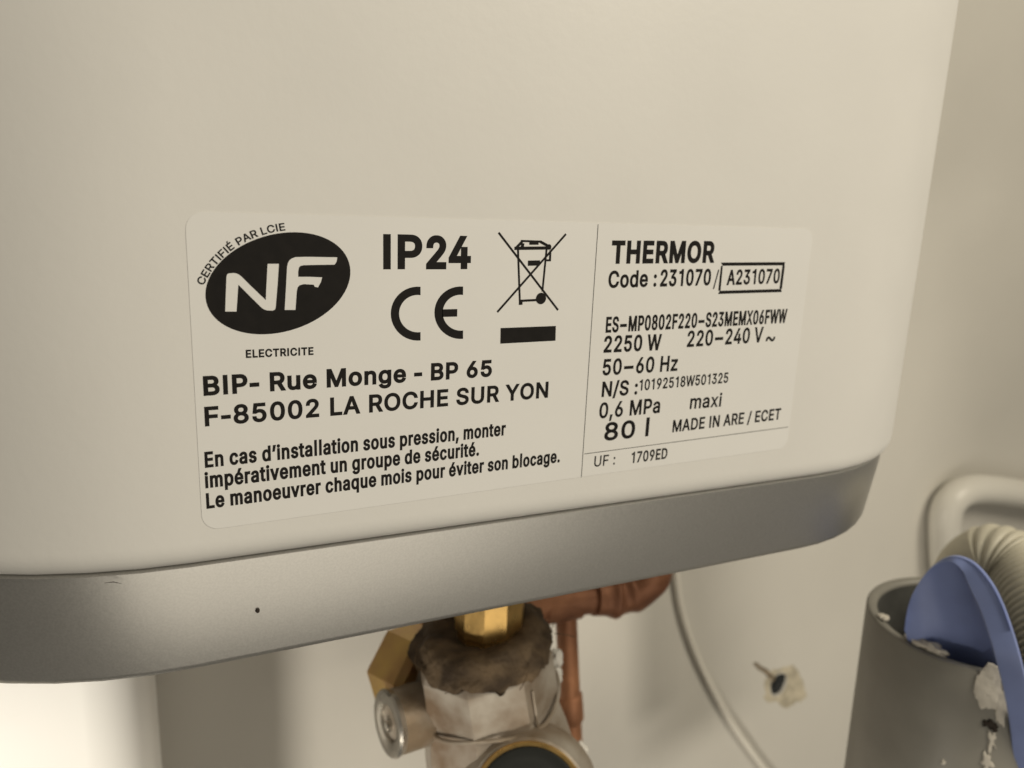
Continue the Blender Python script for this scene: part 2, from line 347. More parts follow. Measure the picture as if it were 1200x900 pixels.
# letter outlines (thousandths of an em): advance, loops
GLYPHS = {
    ',': (188, ['38,-120 68,71 137,71 84,-120']),
    '-': (453, ['337,244 337,188 114,188 114,244']),
    '.': (188, ['82,-3 66,6 55,20 50,36 51,54 60,70 74,82 91,86 109,85 124,76 136,63 141,46 139,28 131,12 117,1 100,-4']),
    '/': (249, ['235,533 71,-76 14,-76 178,533']),
    '0': (453, ['213,-6 186,-2 162,5 140,17 120,32 102,51 87,73 74,99 64,128 56,160 51,196 48,234 48,274 51,312 56,348 64,380 75,409 88,435 103,457 121,476 141,492 163,503 187,511 213,515 240,515 267,511 291,503 313,492 333,476 350,457 366,435 378,409 389,380 397,348 402,312 405,274 405,234 402,196 397,160 389,128 379,99 366,73 351,51 333,32 313,17 291,5 267,-2 241,-6', '236,50 253,53 269,59 284,68 297,80 308,95 318,112 326,133 338,181 344,238 342,300 333,353 326,376 318,396 308,414 297,429 284,441 269,450 253,456 236,459 218,459 200,456 184,450 170,441 157,429 145,414 135,396 127,376 115,328 110,270 111,208 120,156 127,133 135,112 145,95 157,80 170,68 184,59 200,53 218,50']),
    '1': (453, ['76,0 76,55 391,55 391,0', '276,509 276,0 212,0 212,448 209,448 86,358 86,427 198,509']),
    '2': (453, ['64,0 64,48 234,229 282,282 299,305 311,327 318,348 320,372 317,397 308,419 293,436 273,449 250,457 224,460 196,456 172,447 153,433 139,414 130,390 127,362 66,362 67,384 71,405 77,424 86,442 98,459 111,473 126,486 143,496 162,505 182,511 203,514 247,514 268,511 288,505 306,497 322,486 337,474 350,461 361,445 370,428 376,411 380,392 380,358 375,331 365,304 348,274 322,242 288,202 153,60 153,58 389,57 389,0']),
    '3': (453, ['206,-7 163,0 123,14 106,24 90,36 76,50 65,65 55,82 49,101 44,132 109,132 115,108 126,87 144,71 165,59 190,52 218,50 248,53 275,61 298,74 315,93 326,116 329,145 326,172 316,196 299,217 275,234 260,240 223,247 157,248 157,299 288,448 288,452 70,452 70,509 372,509 372,461 211,278 211,289 238,290 264,288 287,284 308,276 327,266 344,253 359,239 371,222 381,205 388,186 392,166 393,145 392,123 387,103 380,84 370,66 358,50 344,36 327,23 309,12 288,4 266,-2 243,-6']),
    '4': (453, ['40,106 40,158 247,509 311,509 109,166 109,162 413,162 413,106', '282,0 282,318 343,318 343,0']),
    '5': (453, ['210,-6 188,-4 168,0 149,7 115,26 101,39 88,52 78,68 70,84 64,102 60,130 122,130 127,108 138,89 154,73 173,60 196,52 221,50 250,54 276,64 298,82 314,104 324,132 328,162 324,193 314,221 297,244 275,262 248,273 218,277 192,275 168,268 145,258 128,246 67,253 96,509 366,509 366,452 151,452 134,302 155,315 178,325 203,331 229,334 263,330 294,321 321,306 345,285 364,260 379,231 388,199 391,163 390,139 385,117 378,96 369,76 357,57 343,41 327,27 309,15 289,6 268,-1 245,-6']),
    '6': (453, ['215,-6 192,-4 171,2 152,10 133,20 117,33 102,48 90,65 80,84 72,105 66,126 64,150 66,190 76,229 95,272 127,326 252,509 322,509 151,261 145,261 154,275 165,288 179,298 196,307 214,312 235,314 257,313 278,309 298,303 316,295 332,284 346,271 359,256 370,240 378,221 384,202 388,180 389,157 388,134 384,112 377,92 368,73 356,55 343,40 327,26 310,14 291,5 271,-2 249,-6', '248,50 273,59 294,75 311,95 322,121 327,149 326,180 317,207 303,230 284,248 261,260 234,265 205,263 180,255 158,240 141,220 130,195 125,166 127,135 135,108 149,84 168,66 192,54 219,49']),
    '7': (453, ['97,0 323,448 323,452 62,452 62,509 391,509 391,449 165,0']),
    '8': (453, ['189,-4 167,0 146,7 126,16 108,27 93,40 80,54 69,70 61,87 55,106 52,125 54,159 62,188 76,214 96,236 119,253 153,266 127,277 112,287 98,300 88,316 79,333 74,351 71,370 71,390 73,408 78,426 86,442 96,457 108,471 137,493 155,502 174,509 215,515 258,513 278,509 297,502 315,493 344,471 356,457 366,442 374,426 379,408 381,390 381,370 379,351 373,333 365,316 354,300 341,287 326,277 300,267 300,265 321,259 345,245 367,226 384,202 396,174 401,143 400,125 398,106 392,87 384,70 373,54 359,40 344,27 326,16 307,7 286,0 263,-4 239,-6', '250,51 278,58 302,70 319,87 331,108 336,132 335,159 326,183 310,204 289,220 263,230 234,235 203,234 176,226 152,212 134,194 121,171 116,146 117,119 126,97 141,78 161,63 187,54 218,49', '246,291 269,298 289,310 304,326 314,346 319,369 318,394 310,415 298,433 280,447 258,456 233,460 206,458 183,452 163,440 148,425 137,405 133,382 134,357 142,335 155,317 172,303 194,294 220,290']),
    '9': (453, ['238,515 260,512 281,507 301,499 319,488 336,476 350,461 362,444 373,424 381,404 386,382 389,338 382,300 368,259 343,211 200,0 130,0 302,248 307,248 299,234 288,221 273,210 257,202 238,196 218,195 196,196 175,200 155,206 137,214 121,225 106,238 94,252 83,269 74,287 68,307 65,329 64,352 65,375 69,397 75,417 85,436 96,454 110,469 125,483 142,494 162,504 182,510 203,514', '205,458 180,449 158,434 142,413 130,388 126,359 127,329 135,302 149,279 169,261 192,249 219,244 247,245 273,254 294,269 311,289 322,314 327,343 326,373 318,401 303,424 284,442 261,455 233,460']),
    ':': (188, ['82,-3 66,6 55,20 50,36 51,54 60,70 74,82 91,86 109,85 124,76 136,63 141,46 139,28 131,12 117,1 100,-4', '82,273 66,281 55,295 50,312 51,330 60,345 74,357 91,362 109,360 124,352 136,338 141,321 139,303 131,288 117,276 100,271']),
    'A': (480, ['16,0 201,509 276,509 463,0 395,0 287,302 264,372 232,478 245,478 190,302 85,0', '110,142 110,199 370,199 370,142']),
    'B': (456, ['60,0 60,509 266,508 289,504 310,498 329,491 345,481 359,469 371,456 381,442 394,410 398,374 395,344 387,320 373,301 356,286 336,275 315,267 315,262 339,257 363,246 385,227 402,203 409,189 417,155 417,117 414,100 400,67 390,52 377,39 362,28 344,18 324,10 301,4 275,1', '125,57 272,58 296,63 315,70 330,80 341,92 349,105 354,120 355,149 348,173 335,194 317,211 293,224 264,230 125,231', '125,285 238,285 264,288 288,296 308,309 323,326 333,348 336,372 334,388 330,403 323,417 313,429 299,439 283,446 263,450 125,452']),
    'C': (510, ['251,-6 220,-2 191,6 163,18 138,33 115,52 95,75 77,101 63,130 52,162 44,197 41,234 41,274 44,311 52,346 63,378 77,407 95,433 115,456 138,475 163,491 191,503 220,511 251,515 296,514 332,507 365,494 395,476 421,454 443,426 460,394 473,348 408,348 401,373 389,394 375,413 357,428 337,440 315,449 292,454 267,456 244,454 223,450 203,442 184,432 166,419 150,403 137,385 125,364 116,340 109,314 105,285 103,254 105,223 109,194 116,168 125,145 137,124 151,105 166,89 184,76 203,66 223,59 245,54 280,53 304,57 327,64 348,74 366,88 382,105 396,125 408,160 473,160 463,124 448,91 428,62 402,38 373,19 341,5 305,-4 286,-6']),
    'D': (502, ['96,0 96,57 244,58 272,63 296,70 318,81 337,94 354,110 368,128 379,149 388,172 394,198 398,226 399,255 398,285 394,312 388,337 379,360 368,381 354,400 338,415 320,428 298,438 275,446 249,450 93,452 93,509 225,509 261,507 294,501 325,492 352,478 377,462 399,441 418,418 433,391 446,361 454,329 460,293 462,255 460,217 454,181 446,149 433,119 418,92 398,68 376,48 351,31 322,17 290,8 256,2', '125,509 125,0 60,0 60,509']),
    'E': (419, ['60,0 60,509 372,509 372,452 125,452 125,286 355,286 355,229 125,229 125,57 375,57 375,0']),
    'F': (410, ['60,0 60,509 369,509 369,452 125,452 125,278 346,278 346,221 125,221 125,0']),
    'H': (517, ['60,0 60,509 125,509 125,289 392,289 392,509 457,509 457,0 392,0 392,232 125,232 125,0']),
    'I': (300, ['31,0 31,57 118,57 118,452 31,452 31,509 269,509 269,452 183,452 183,57 269,57 269,0']),
    'L': (393, ['60,0 60,509 125,509 125,57 361,57 361,0']),
    'M': (628, ['60,0 60,509 152,509 287,159 322,49 307,49 352,187 476,509 568,509 568,0 504,0 504,327 507,457 513,457 482,363 456,291 342,0 286,0 159,321 112,457 119,457 122,291 122,0']),
    'N': (523, ['60,0 60,509 136,509 363,151 414,55 405,54 401,108 399,195 399,509 463,509 463,0 387,0 177,331 108,452 119,454 124,328 125,0']),
    'O': (533, ['251,-6 220,-2 191,6 163,18 138,33 115,52 95,75 78,101 63,130 52,162 44,197 41,234 41,274 44,311 52,346 63,378 78,407 95,433 115,456 138,475 163,491 191,503 220,511 251,515 283,515 314,511 343,503 371,491 396,475 419,456 439,433 456,407 471,378 482,346 489,311 492,274 492,234 489,197 482,162 471,130 456,101 439,75 419,52 396,33 371,18 343,6 314,-2 283,-6', '278,53 300,56 320,62 340,71 358,82 375,96 390,113 403,133 414,156 422,181 427,208 430,238 430,270 427,300 422,328 414,353 403,376 390,395 375,412 358,427 340,438 320,447 300,452 278,455 256,455 234,452 213,447 194,438 175,426 158,412 144,395 131,375 120,353 112,328 106,300 104,270 104,238 106,208 112,181 120,156 131,133 144,114 158,97 175,82 194,71 213,62 234,56 256,53']),
    'P': (445, ['60,0 60,509 263,507 289,503 312,497 332,487 350,476 366,462 379,447 390,430 398,411 404,391 408,370 408,325 404,304 398,284 390,265 379,248 366,232 350,219 332,207 312,198 289,191 263,187 109,186 109,242 232,242 269,246 297,256 318,272 333,294 342,319 344,348 342,376 333,402 318,422 297,438 268,449 232,452 125,452 125,0']),
    'R': (449, ['60,0 60,509 264,507 290,504 313,497 333,489 351,478 367,465 380,450 390,433 399,415 405,395 408,374 408,330 405,309 399,290 390,271 380,255 367,240 351,228 333,217 312,209 289,202 264,199 96,198 96,255 234,255 269,258 298,267 319,281 334,300 342,324 345,352 342,380 334,405 319,425 298,440 269,449 233,452 125,452 125,0', '353,0 230,229 303,229 428,0']),
    'S': (447, ['210,-9 184,-6 160,-2 138,5 118,14 99,25 84,38 70,52 58,68 50,86 43,105 38,137 104,137 110,110 123,88 142,71 166,59 194,52 224,49 257,52 286,60 311,74 330,92 342,114 346,139 342,161 332,179 316,193 296,204 245,222 154,249 128,260 105,274 86,289 71,306 60,326 54,348 52,372 53,393 58,413 65,431 75,448 88,463 102,476 119,488 138,498 158,506 180,511 227,516 275,511 296,506 316,498 334,488 351,476 365,463 377,449 387,432 394,415 399,397 401,378 337,378 334,396 326,412 316,426 302,437 286,447 267,453 247,457 209,458 180,452 156,442 136,427 123,408 116,387 116,363 124,342 139,326 158,313 202,296 299,268 324,258 348,245 369,229 387,209 401,185 408,155 407,118 403,99 396,81 386,64 374,48 360,34 343,21 323,11 302,2 278,-4 252,-8']),
    'T': (449, ['32,452 32,509 417,509 417,452 257,452 257,0 193,0 193,452']),
    'U': (517, ['244,-8 216,-5 190,1 165,10 143,22 123,36 106,52 91,70 79,90 70,112 64,136 60,160 60,509 124,509 124,178 128,144 141,113 150,99 173,77 203,61 239,53 279,53 315,61 331,68 357,87 377,113 389,144 393,178 393,509 457,509 457,173 456,148 451,124 443,101 433,80 419,60 403,43 384,28 363,15 340,5 315,-2 288,-7']),
    'V': (480, ['204,0 16,509 84,509 215,137 248,31 235,31 290,206 395,509 463,509 278,0']),
    'W': (686, ['155,0 16,509 82,509 176,145 197,40 189,40 211,145 306,509 380,509 474,145 497,40 488,40 510,145 603,509 670,509 530,0 455,0 368,323 351,391 336,475 350,475 335,395 318,323 230,0']),
    'X': (474, ['18,0 217,284 217,236 29,509 104,509 204,361 243,292 232,292 272,361 374,509 446,509 259,239 259,287 456,0 382,0 268,165 230,231 244,231 206,166 92,0']),
    'Y': (472, ['204,0 204,208 16,509 91,509 192,344 222,292 250,230 224,230 251,293 280,344 381,509 455,509 268,208 268,0']),
    'a': (389, ['134,-7 102,2 74,17 52,38 37,66 33,82 31,116 35,144 46,166 63,183 83,196 106,206 158,217 256,231 268,236 274,245 275,262 272,283 264,301 252,314 235,324 214,330 189,331 165,328 144,320 128,310 115,298 100,274 41,291 57,322 78,346 104,364 133,375 163,382 194,384 215,383 239,379 263,372 286,360 306,343 322,320 329,306 336,272 337,0 276,0 276,52 272,52 264,38 252,25 236,12 215,1 190,-6 176,-8', '194,47 222,56 244,70 260,88 271,109 275,132 276,190 260,182 176,168 134,159 117,150 103,139 95,124 92,105 94,87 102,72 114,61 130,52 159,46']),
    'b': (424, ['221,-8 191,-4 167,7 148,20 117,59 113,59 112,0 53,0 53,509 114,509 114,319 118,319 137,346 152,360 171,373 197,382 229,384 252,383 274,378 294,371 313,360 330,347 345,332 358,313 370,293 379,270 385,245 389,218 389,160 385,133 379,108 370,84 359,64 346,45 330,29 313,16 294,5 274,-2 252,-7', '245,49 260,54 273,61 296,82 313,109 323,142 328,180 326,218 319,253 305,283 286,307 274,316 260,323 245,327 212,330 195,327 181,323 167,316 145,297 128,270 118,238 113,200 114,159 122,123 136,93 156,70 168,61 181,54 196,49 212,47']),
    'c': (396, ['194,-8 170,-5 148,1 127,11 107,23 90,38 75,55 62,74 51,96 43,120 37,146 34,173 34,202 37,230 43,256 51,280 62,302 75,322 90,339 107,353 127,366 148,375 170,381 214,384 241,382 266,375 289,365 310,352 328,336 343,317 355,295 362,277 303,262 298,276 290,289 281,301 270,311 257,319 242,325 226,329 189,329 173,325 158,319 145,310 124,287 108,258 99,224 96,187 99,151 108,117 124,88 145,66 158,57 173,51 189,48 217,47 234,49 250,54 264,62 277,71 287,82 296,95 304,117 363,102 354,78 341,56 325,37 306,21 285,9 261,-1 235,-6']),
    'd': (424, ['184,-8 161,-5 140,1 121,10 103,22 86,37 72,54 60,74 50,96 42,120 37,146 34,174 34,204 37,231 42,257 50,281 60,303 72,323 87,340 103,354 121,366 141,375 162,381 184,384 220,383 247,375 268,363 284,349 304,322 310,319 311,509 372,509 372,0 313,0 313,59 307,59 287,31 272,17 252,4 227,-5 212,-7', '229,49 244,54 257,61 280,80 296,107 307,141 312,179 310,220 302,255 289,284 269,307 257,316 244,323 229,327 196,330 179,327 164,323 151,316 128,296 112,269 101,236 96,199 98,160 106,125 120,94 139,70 151,61 165,54 180,49 196,47']),
    'e': (404, ['198,-8 173,-5 149,1 127,11 107,23 90,38 74,55 61,74 51,96 42,120 37,145 34,172 34,201 37,229 42,254 50,278 61,300 74,320 89,338 106,353 125,365 146,375 168,381 192,384 228,383 258,376 287,364 313,346 336,322 354,291 366,252 371,207 371,169 75,169 75,221 338,221 310,202 307,238 298,268 283,294 262,314 250,321 222,329 189,329 173,326 146,313 125,294 109,270 99,241 96,194 100,139 110,106 128,80 139,70 165,55 195,47 224,46 244,50 263,56 278,66 292,80 306,106 365,91 353,63 335,39 311,20 282,4 249,-5 231,-7']),
    'g': (425, ['177,-149 142,-142 112,-130 88,-115 68,-96 50,-69 101,-41 122,-66 136,-78 154,-88 178,-95 207,-97 229,-96 249,-92 266,-85 282,-75 295,-62 304,-47 310,-28 311,68 306,68 287,42 272,28 252,16 227,8 195,5 173,6 152,10 132,17 113,27 95,39 80,53 67,70 55,90 46,112 39,136 36,163 34,191 35,220 39,246 46,271 55,293 66,314 80,332 95,347 112,360 131,371 152,378 173,383 213,384 242,378 264,367 281,353 309,319 313,319 313,379 372,379 372,-9 371,-32 367,-54 360,-73 350,-90 338,-104 324,-117 308,-128 271,-142 229,-150', '229,61 244,65 269,79 289,101 303,129 311,163 312,203 308,240 297,271 280,297 258,316 244,323 230,327 196,330 180,327 165,323 151,316 129,296 112,270 101,238 96,202 98,164 106,130 120,102 140,80 152,72 165,66 196,59']),
    'h': (410, ['114,0 53,0 53,509 114,509 114,288 102,288 112,312 124,332 137,349 152,362 169,372 187,379 206,383 246,383 280,376 295,369 309,360 321,349 332,336 341,321 348,304 356,264 357,0 296,0 296,235 295,256 290,275 283,291 273,304 260,315 246,323 229,328 197,328 172,322 150,311 133,293 121,271 114,243']),
    'i': (167, ['53,0 53,379 114,379 114,0', '71,444 57,452 46,464 42,479 43,495 51,509 64,519 79,524 96,522 111,515 122,502 126,487 125,471 117,458 104,447 88,443']),
    'l': (189, ['110,1 93,6 80,15 69,26 61,40 56,56 53,74 53,509 114,509 114,99 115,77 120,62 130,54 154,52 170,54 181,3 150,-2']),
    'm': (610, ['53,0 53,379 112,379 112,295 108,295 118,323 132,346 151,364 172,376 195,384 219,386 239,384 257,380 273,372 287,361 299,347 309,332 316,314 321,295 312,295 322,321 337,343 357,361 381,375 408,383 437,386 468,383 497,372 522,354 541,328 548,313 553,296 557,255 557,0 496,0 496,254 494,273 490,289 483,302 472,313 460,320 434,329 406,330 384,324 365,314 351,299 341,280 336,259 335,0 274,0 274,260 273,275 269,288 262,300 253,311 242,320 229,326 215,329 188,330 168,325 148,314 132,299 120,278 114,253 114,0']),
    'n': (410, ['114,0 53,0 53,379 112,379 112,288 102,288 112,312 124,332 137,349 152,362 169,372 187,379 206,383 246,383 280,376 295,369 309,360 321,349 341,321 348,304 353,285 357,240 357,0 296,0 296,235 295,256 290,275 283,291 273,304 260,315 246,323 229,328 197,328 172,322 150,311 133,293 121,271 114,243']),
    'o': (415, ['194,-8 170,-5 148,1 127,11 107,23 90,38 75,55 62,74 51,96 43,120 37,146 34,173 34,202 37,230 43,256 51,280 62,302 75,322 90,339 107,353 127,366 148,375 170,381 194,384 220,384 245,381 267,375 289,366 308,353 325,339 341,322 354,302 364,280 372,256 378,230 381,202 381,173 378,146 372,120 364,96 354,74 341,55 325,38 308,23 289,11 267,1 245,-5 220,-8', '217,47 234,49 250,54 264,61 287,82 304,110 314,142 319,178 318,215 310,250 296,281 276,305 264,315 250,322 234,327 217,330 198,330 181,327 165,322 151,315 128,294 112,266 101,233 96,197 98,160 106,126 119,95 139,71 151,61 165,54 181,49 198,47']),
    'p': (424, ['53,-143 53,379 112,379 112,319 118,319 137,346 152,360 171,373 197,382 229,384 252,383 274,378 294,371 313,360 330,347 345,332 358,313 370,293 379,270 385,245 389,218 389,160 385,133 379,108 370,84 359,64 346,45 330,29 313,16 294,5 274,-2 252,-7 213,-7 184,-2 162,10 145,24 117,59 115,59 114,-143', '245,49 260,54 273,61 296,82 313,109 323,142 328,180 326,218 319,253 305,283 286,307 274,316 260,323 245,327 212,330 195,327 181,323 167,316 145,297 128,270 118,238 113,200 114,159 122,123 136,93 156,70 168,61 181,54 196,49 212,47']),
    'q': (424, ['372,-143 311,-143 311,59 306,59 287,31 272,17 252,4 227,-5 195,-8 172,-7 151,-2 130,5 112,16 94,29 79,45 66,64 55,84 46,108 39,133 35,160 34,189 35,218 39,245 46,270 55,293 66,313 79,332 95,347 112,360 131,371 151,378 173,383 212,384 241,378 263,367 280,353 308,319 313,319 313,379 372,379', '229,49 244,54 257,61 280,80 296,107 307,141 312,179 310,220 302,255 289,284 269,307 257,316 244,323 229,327 196,330 179,327 164,323 151,316 128,296 112,269 101,236 96,199 98,160 106,125 120,94 139,70 151,61 165,54 180,49 196,47']),
    'r': (259, ['53,0 53,379 112,379 112,321 115,321 122,335 140,358 166,375 181,380 221,385 243,384 243,322 207,326 182,323 159,315 140,301 126,284 117,262 114,237 114,0']),
    's': (365, ['154,-7 120,1 91,14 67,32 49,56 36,94 94,106 99,92 105,79 114,69 124,60 150,49 181,45 217,50 232,55 244,62 255,71 262,81 266,91 267,112 260,129 246,142 225,152 125,177 104,186 87,196 72,208 61,222 53,237 48,255 47,274 48,290 51,305 57,319 75,343 100,363 132,377 168,384 206,384 239,378 267,366 290,349 307,328 320,303 324,290 268,277 258,298 243,316 232,323 220,328 205,332 171,332 143,324 121,308 114,299 110,289 110,267 117,250 133,237 157,227 254,202 275,194 292,183 306,171 317,158 325,142 330,125 331,106 326,75 321,61 312,47 302,35 276,14 242,0 203,-7']),
    't': (227, ['204,379 204,327 6,327 6,379', '65,471 126,471 126,98 128,76 136,61 150,53 177,50 202,54 213,2 192,-3 168,-4 145,-2 125,2 107,10 92,21 80,35 72,52 67,71 65,93']),
    'u': (410, ['173,-5 138,1 122,7 108,15 95,25 83,37 65,67 59,85 53,127 53,379 114,379 114,144 115,123 120,105 127,88 137,75 150,64 164,56 181,52 213,51 238,57 259,69 276,86 289,109 295,137 296,379 357,379 357,0 298,0 298,92 307,92 298,67 286,47 272,30 257,17 240,7 222,0 203,-4']),
    'v': (389, ['162,0 17,379 84,379 165,155 206,21 184,21 224,155 305,379 372,379 226,0']),
    'x': (379, ['21,0 171,218 171,171 29,379 100,379 207,206 176,206 233,306 282,379 352,379 209,169 209,214 358,0 287,0 231,85 173,182 204,182 148,85 92,0']),
    'z': (380, ['42,0 42,46 254,320 254,323 48,323 48,379 332,379 332,331 126,60 126,56 339,56 339,0']),
    '~': (453, ['52,150 55,188 60,204 73,230 92,248 115,260 139,266 164,266 187,260 208,249 254,213 280,196 292,192 309,193 326,201 338,216 344,239 344,253 400,253 397,215 386,185 370,163 349,148 326,139 301,137 276,139 254,148 232,162 177,204 166,209 154,210 136,207 121,196 115,188 109,165 108,150']),
    'É': (419, ['60,0 60,509 372,509 372,452 125,452 125,286 355,286 355,229 125,229 125,57 375,57 375,0', '191,558 239,659 307,659 241,558']),
    'é': (404, ['198,-8 173,-5 149,1 127,11 107,23 90,38 74,55 61,74 51,96 42,120 37,145 34,172 34,201 37,229 42,254 50,278 61,300 74,320 89,338 106,353 125,365 146,375 168,381 192,384 228,383 258,376 287,364 313,346 336,322 354,291 366,252 371,207 371,169 75,169 75,221 338,221 310,202 307,238 298,268 283,294 262,314 250,321 222,329 189,329 173,326 146,313 125,294 109,270 99,241 96,194 100,139 110,106 128,80 139,70 165,55 195,47 224,46 244,50 263,56 278,66 292,80 306,106 365,91 353,63 335,39 311,20 282,4 249,-5 231,-7', '177,429 225,529 293,529 227,429']),
    '–': (350, ['350,244 350,188 0,188 0,244']),
    '’': (177, ['52,318 82,509 151,509 98,318']),
}
GLYPHS['-'] = (270, ['235,232 235,170 35,170 35,232'])
GLYPHS['–'] = (560, ['480,235 480,172 80,172 80,235'])
GLYPHS['I'] = (205, ['70,0 70,509 135,509 135,0'])
GLYPHS['l'] = (189, ['63,0 63,545 124,545 124,0'])
GLYPHS['1'] = (400, ['276,515 276,0 212,0 212,400 84,400 84,446 150,456 196,480 214,515'])
CAP = 509.0
GL = {}
for ch, (adv, loops) in GLYPHS.items():
    L_ = [[tuple(map(float, q.split(','))) for q in lo.split()] for lo in loops]
    GL[ch] = (adv, L_, min(q[0] for lo in L_ for q in lo), max(q[0] for lo in L_ for q in lo))

def grow(loop, off):
    """move a closed outline outwards by off (outer loops run clockwise, holes the other way)"""
    n = len(loop); out = []
    for k in range(n):
        p0, p1, p2 = loop[k - 1], loop[k], loop[(k + 1) % n]
        a = (p1[0] - p0[0], p1[1] - p0[1]); b = (p2[0] - p1[0], p2[1] - p1[1])
        la = math.hypot(*a) or 1e-9; lb = math.hypot(*b) or 1e-9
        na = (-a[1] / la, a[0] / la); nb = (-b[1] / lb, b[0] / lb)
        m = (na[0] + nb[0], na[1] + nb[1]); d = 1 + na[0] * nb[0] + na[1] * nb[1]
        d = max(d, 0.55)
        out.append((p1[0] + m[0] / d * off, p1[1] + m[1] / d * off))
    return out

def wind(loops, x, y):
    w = 0
    for lo in loops:
        for k in range(len(lo)):
            (ax_, ay), (bx, by) = lo[k - 1], lo[k]
            if (ay <= y) != (by <= y):
                t = ax_ + (y - ay) / (by - ay) * (bx - ax_)
                if t > x: w += 1 if by > ay else -1
    return w

def glyph_mesh(ch, sx, sy, off):
    adv, loops, mn, mx = GL[ch]
    lo = [grow([(x * sx, y * sy) for x, y in l], off) for l in loops]
    co, ed = [], []
    for l in lo:
        i0 = len(co); co += [Vector(p) for p in l]; ed += [(i0 + k, i0 + (k + 1) % len(l)) for k in range(len(l))]
    v, e, f, *_ = geometry.delaunay_2d_cdt(co, ed, [], 0, sx * 0.2, False)
    keep = []
    for t in f:
        x = sum(v[i].x for i in t) / len(t); y = sum(v[i].y for i in t) / len(t)
        if wind(lo, x, y) != 0: keep.append(t)
    return [(p.x, p.y) for p in v], keep

def text(body, bl, br, tl, stem=0.17, space=210, track=0, name='printed_text'):
    """bl, br: ends of the base line; tl: top of the first capital (photo pixels)"""
    A, B, T = lp2(*bl), lp2(*br), lp2(*tl)
    u = (B - A); wid = u.length; u.normalize(); v = Vector((-u.y, u.x))
    h = (T - A).dot(v); stem *= 1.12
    w0 = sum(space if c == ' ' else GL[c][0] + track for c in body) - GL[body[0]][2] - (GL[body[-1]][0] + track - GL[body[-1]][3])
    n = sum(c != ' ' for c in body)
    sx = wid / w0
    for _ in range(6):
        off = max(-.1, (stem * h - 64 * sx) / 2)
        adv_extra = off * 1.3
        sx = (wid - 2 * off - adv_extra * (n - 1)) / w0
    sy = (h - 2 * off) / CAP
    bm = bmesh.new(); x = off - GL[body[0]][2] * sx
    for c in body:
        if c == ' ': x += space * sx; continue
        vs, fs = glyph_mesh(c, sx, sy, off)
        V = []
        for px_, py_ in vs:
            q = A + u * (x + px_) + v * (py_ + off); V.append(bm.verts.new((q.x, D0 - INK, q.y)))
        for t in fs: bm.faces.new([V[i] for i in t])
        x += (GL[c][0] + track) * sx + adv_extra
    loose = [q for q in bm.verts if not q.link_faces]
    bmesh.ops.delete(bm, geom=loose, context='VERTS')
    return sub(name, bm, M['ink'], label, smooth=False)

def stroke(p, q, w):                      # thin straight bar, w in metres
    a, b = lp2(*p), lp2(*q); t = (b - a).normalized(); nn = Vector((-t.y, t.x)) * w / 2
    return [a - nn, b - nn, b + nn, a + nn]
def disc(c, rad, k=20):
    c = lp2(*c); return [c + Vector((math.cos(a), math.sin(a))) * rad for a in [2 * math.pi * i / k for i in range(k)]]

# right-hand column
text('THERMOR', (715.5, 309.2), (835.9, 308.0), (715.5, 281.7), .19)
text('Code :', (712.2, 337.6), (768.7, 335.8), (712.4, 317.3), .16)
text('231070', (772.9, 335.9), (832, 334.3), (773, 315.8), .15)
text('/', (835.2, 335.9), (841, 335.7), (835.4, 317.0), .10)
text('A231070', (851, 334.2), (912.6, 332.0), (851.3, 316.2), .15)
text('ES–MP0802F220–S23MEMX06FWW', (709.2, 390), (920.8, 378.3), (709.6, 371.3), .135)
text('2250 W', (706.8, 413.4), (773.8, 410.3), (707.0, 393.6), .155)
text('220–240 V', (804.4, 406.8), (892.8, 401.0), (805.0, 387.7), .15)
text('~', (896.0, 406.5), (906.8, 406.0), (896.2, 383.5), .12)
text('50–60 Hz', (705.5, 440.1), (793.2, 434.5), (705.8, 420.8), .155)
text('N/S :', (704.5, 465.3), (746.3, 462.2), (704.8, 447.2), .165)
text('10192518W501325', (748.6, 457.9), (852.5, 448.4), (749, 444.9), .14)
text('0,6 MPa', (701.5, 490.5), (772.7, 483.6), (701.8, 472.0), .155)
text('maxi', (807.7, 479.3), (844.5, 476.3), (808.0, 463.0), .16)
text('80 l', (707.3, 516.7), (759.4, 511.0), (707.8, 495.4), .20)
text('MADE IN ARE / ECET', (787.4, 506.6), (913.8, 491.4), (788, 492.3), .155)
text('UF :', (695.7, 547), (720.2, 544.2), (696, 534.4), .13)
text('1709ED', (739.3, 542.8), (781.3, 537.2), (739.6, 529.8), .14)
# left-hand column
text('IP', (448.9, 315.6), (494.4, 315.4), (448.9, 274.2), .20)
text('2', (499, 315.6), (522.7, 315.6), (499, 275.8), .20)
text('4', (525.3, 315.5), (551.4, 315.3), (525.3, 276.0), .20)
text('ELECTRICITE', (288.1, 419.5), (367.3, 415.8), (288.0, 409.8), .19)
text('BIP- Rue Monge - BP 65', (238.6, 463.9), (576, 441.2), (238.2, 440.6), .20)
text('F-85002 LA ROCHE SUR YON', (240.2, 499.7), (641.8, 465.9), (239.8, 476.6), .185)
text('En cas d’installation sous pression, monter', (240.2, 548.2), (592.2, 510.0), (239.6, 529.4), .155)
text('impérativement un groupe de sécurité.', (240.4, 572.2), (561.1, 533.8), (240.2, 553.4), .155)
text('Le manoeuvrer chaque mois pour éviter son blocage.', (242, 596.2), (655.6, 541.6), (241.6, 577.8), .155)

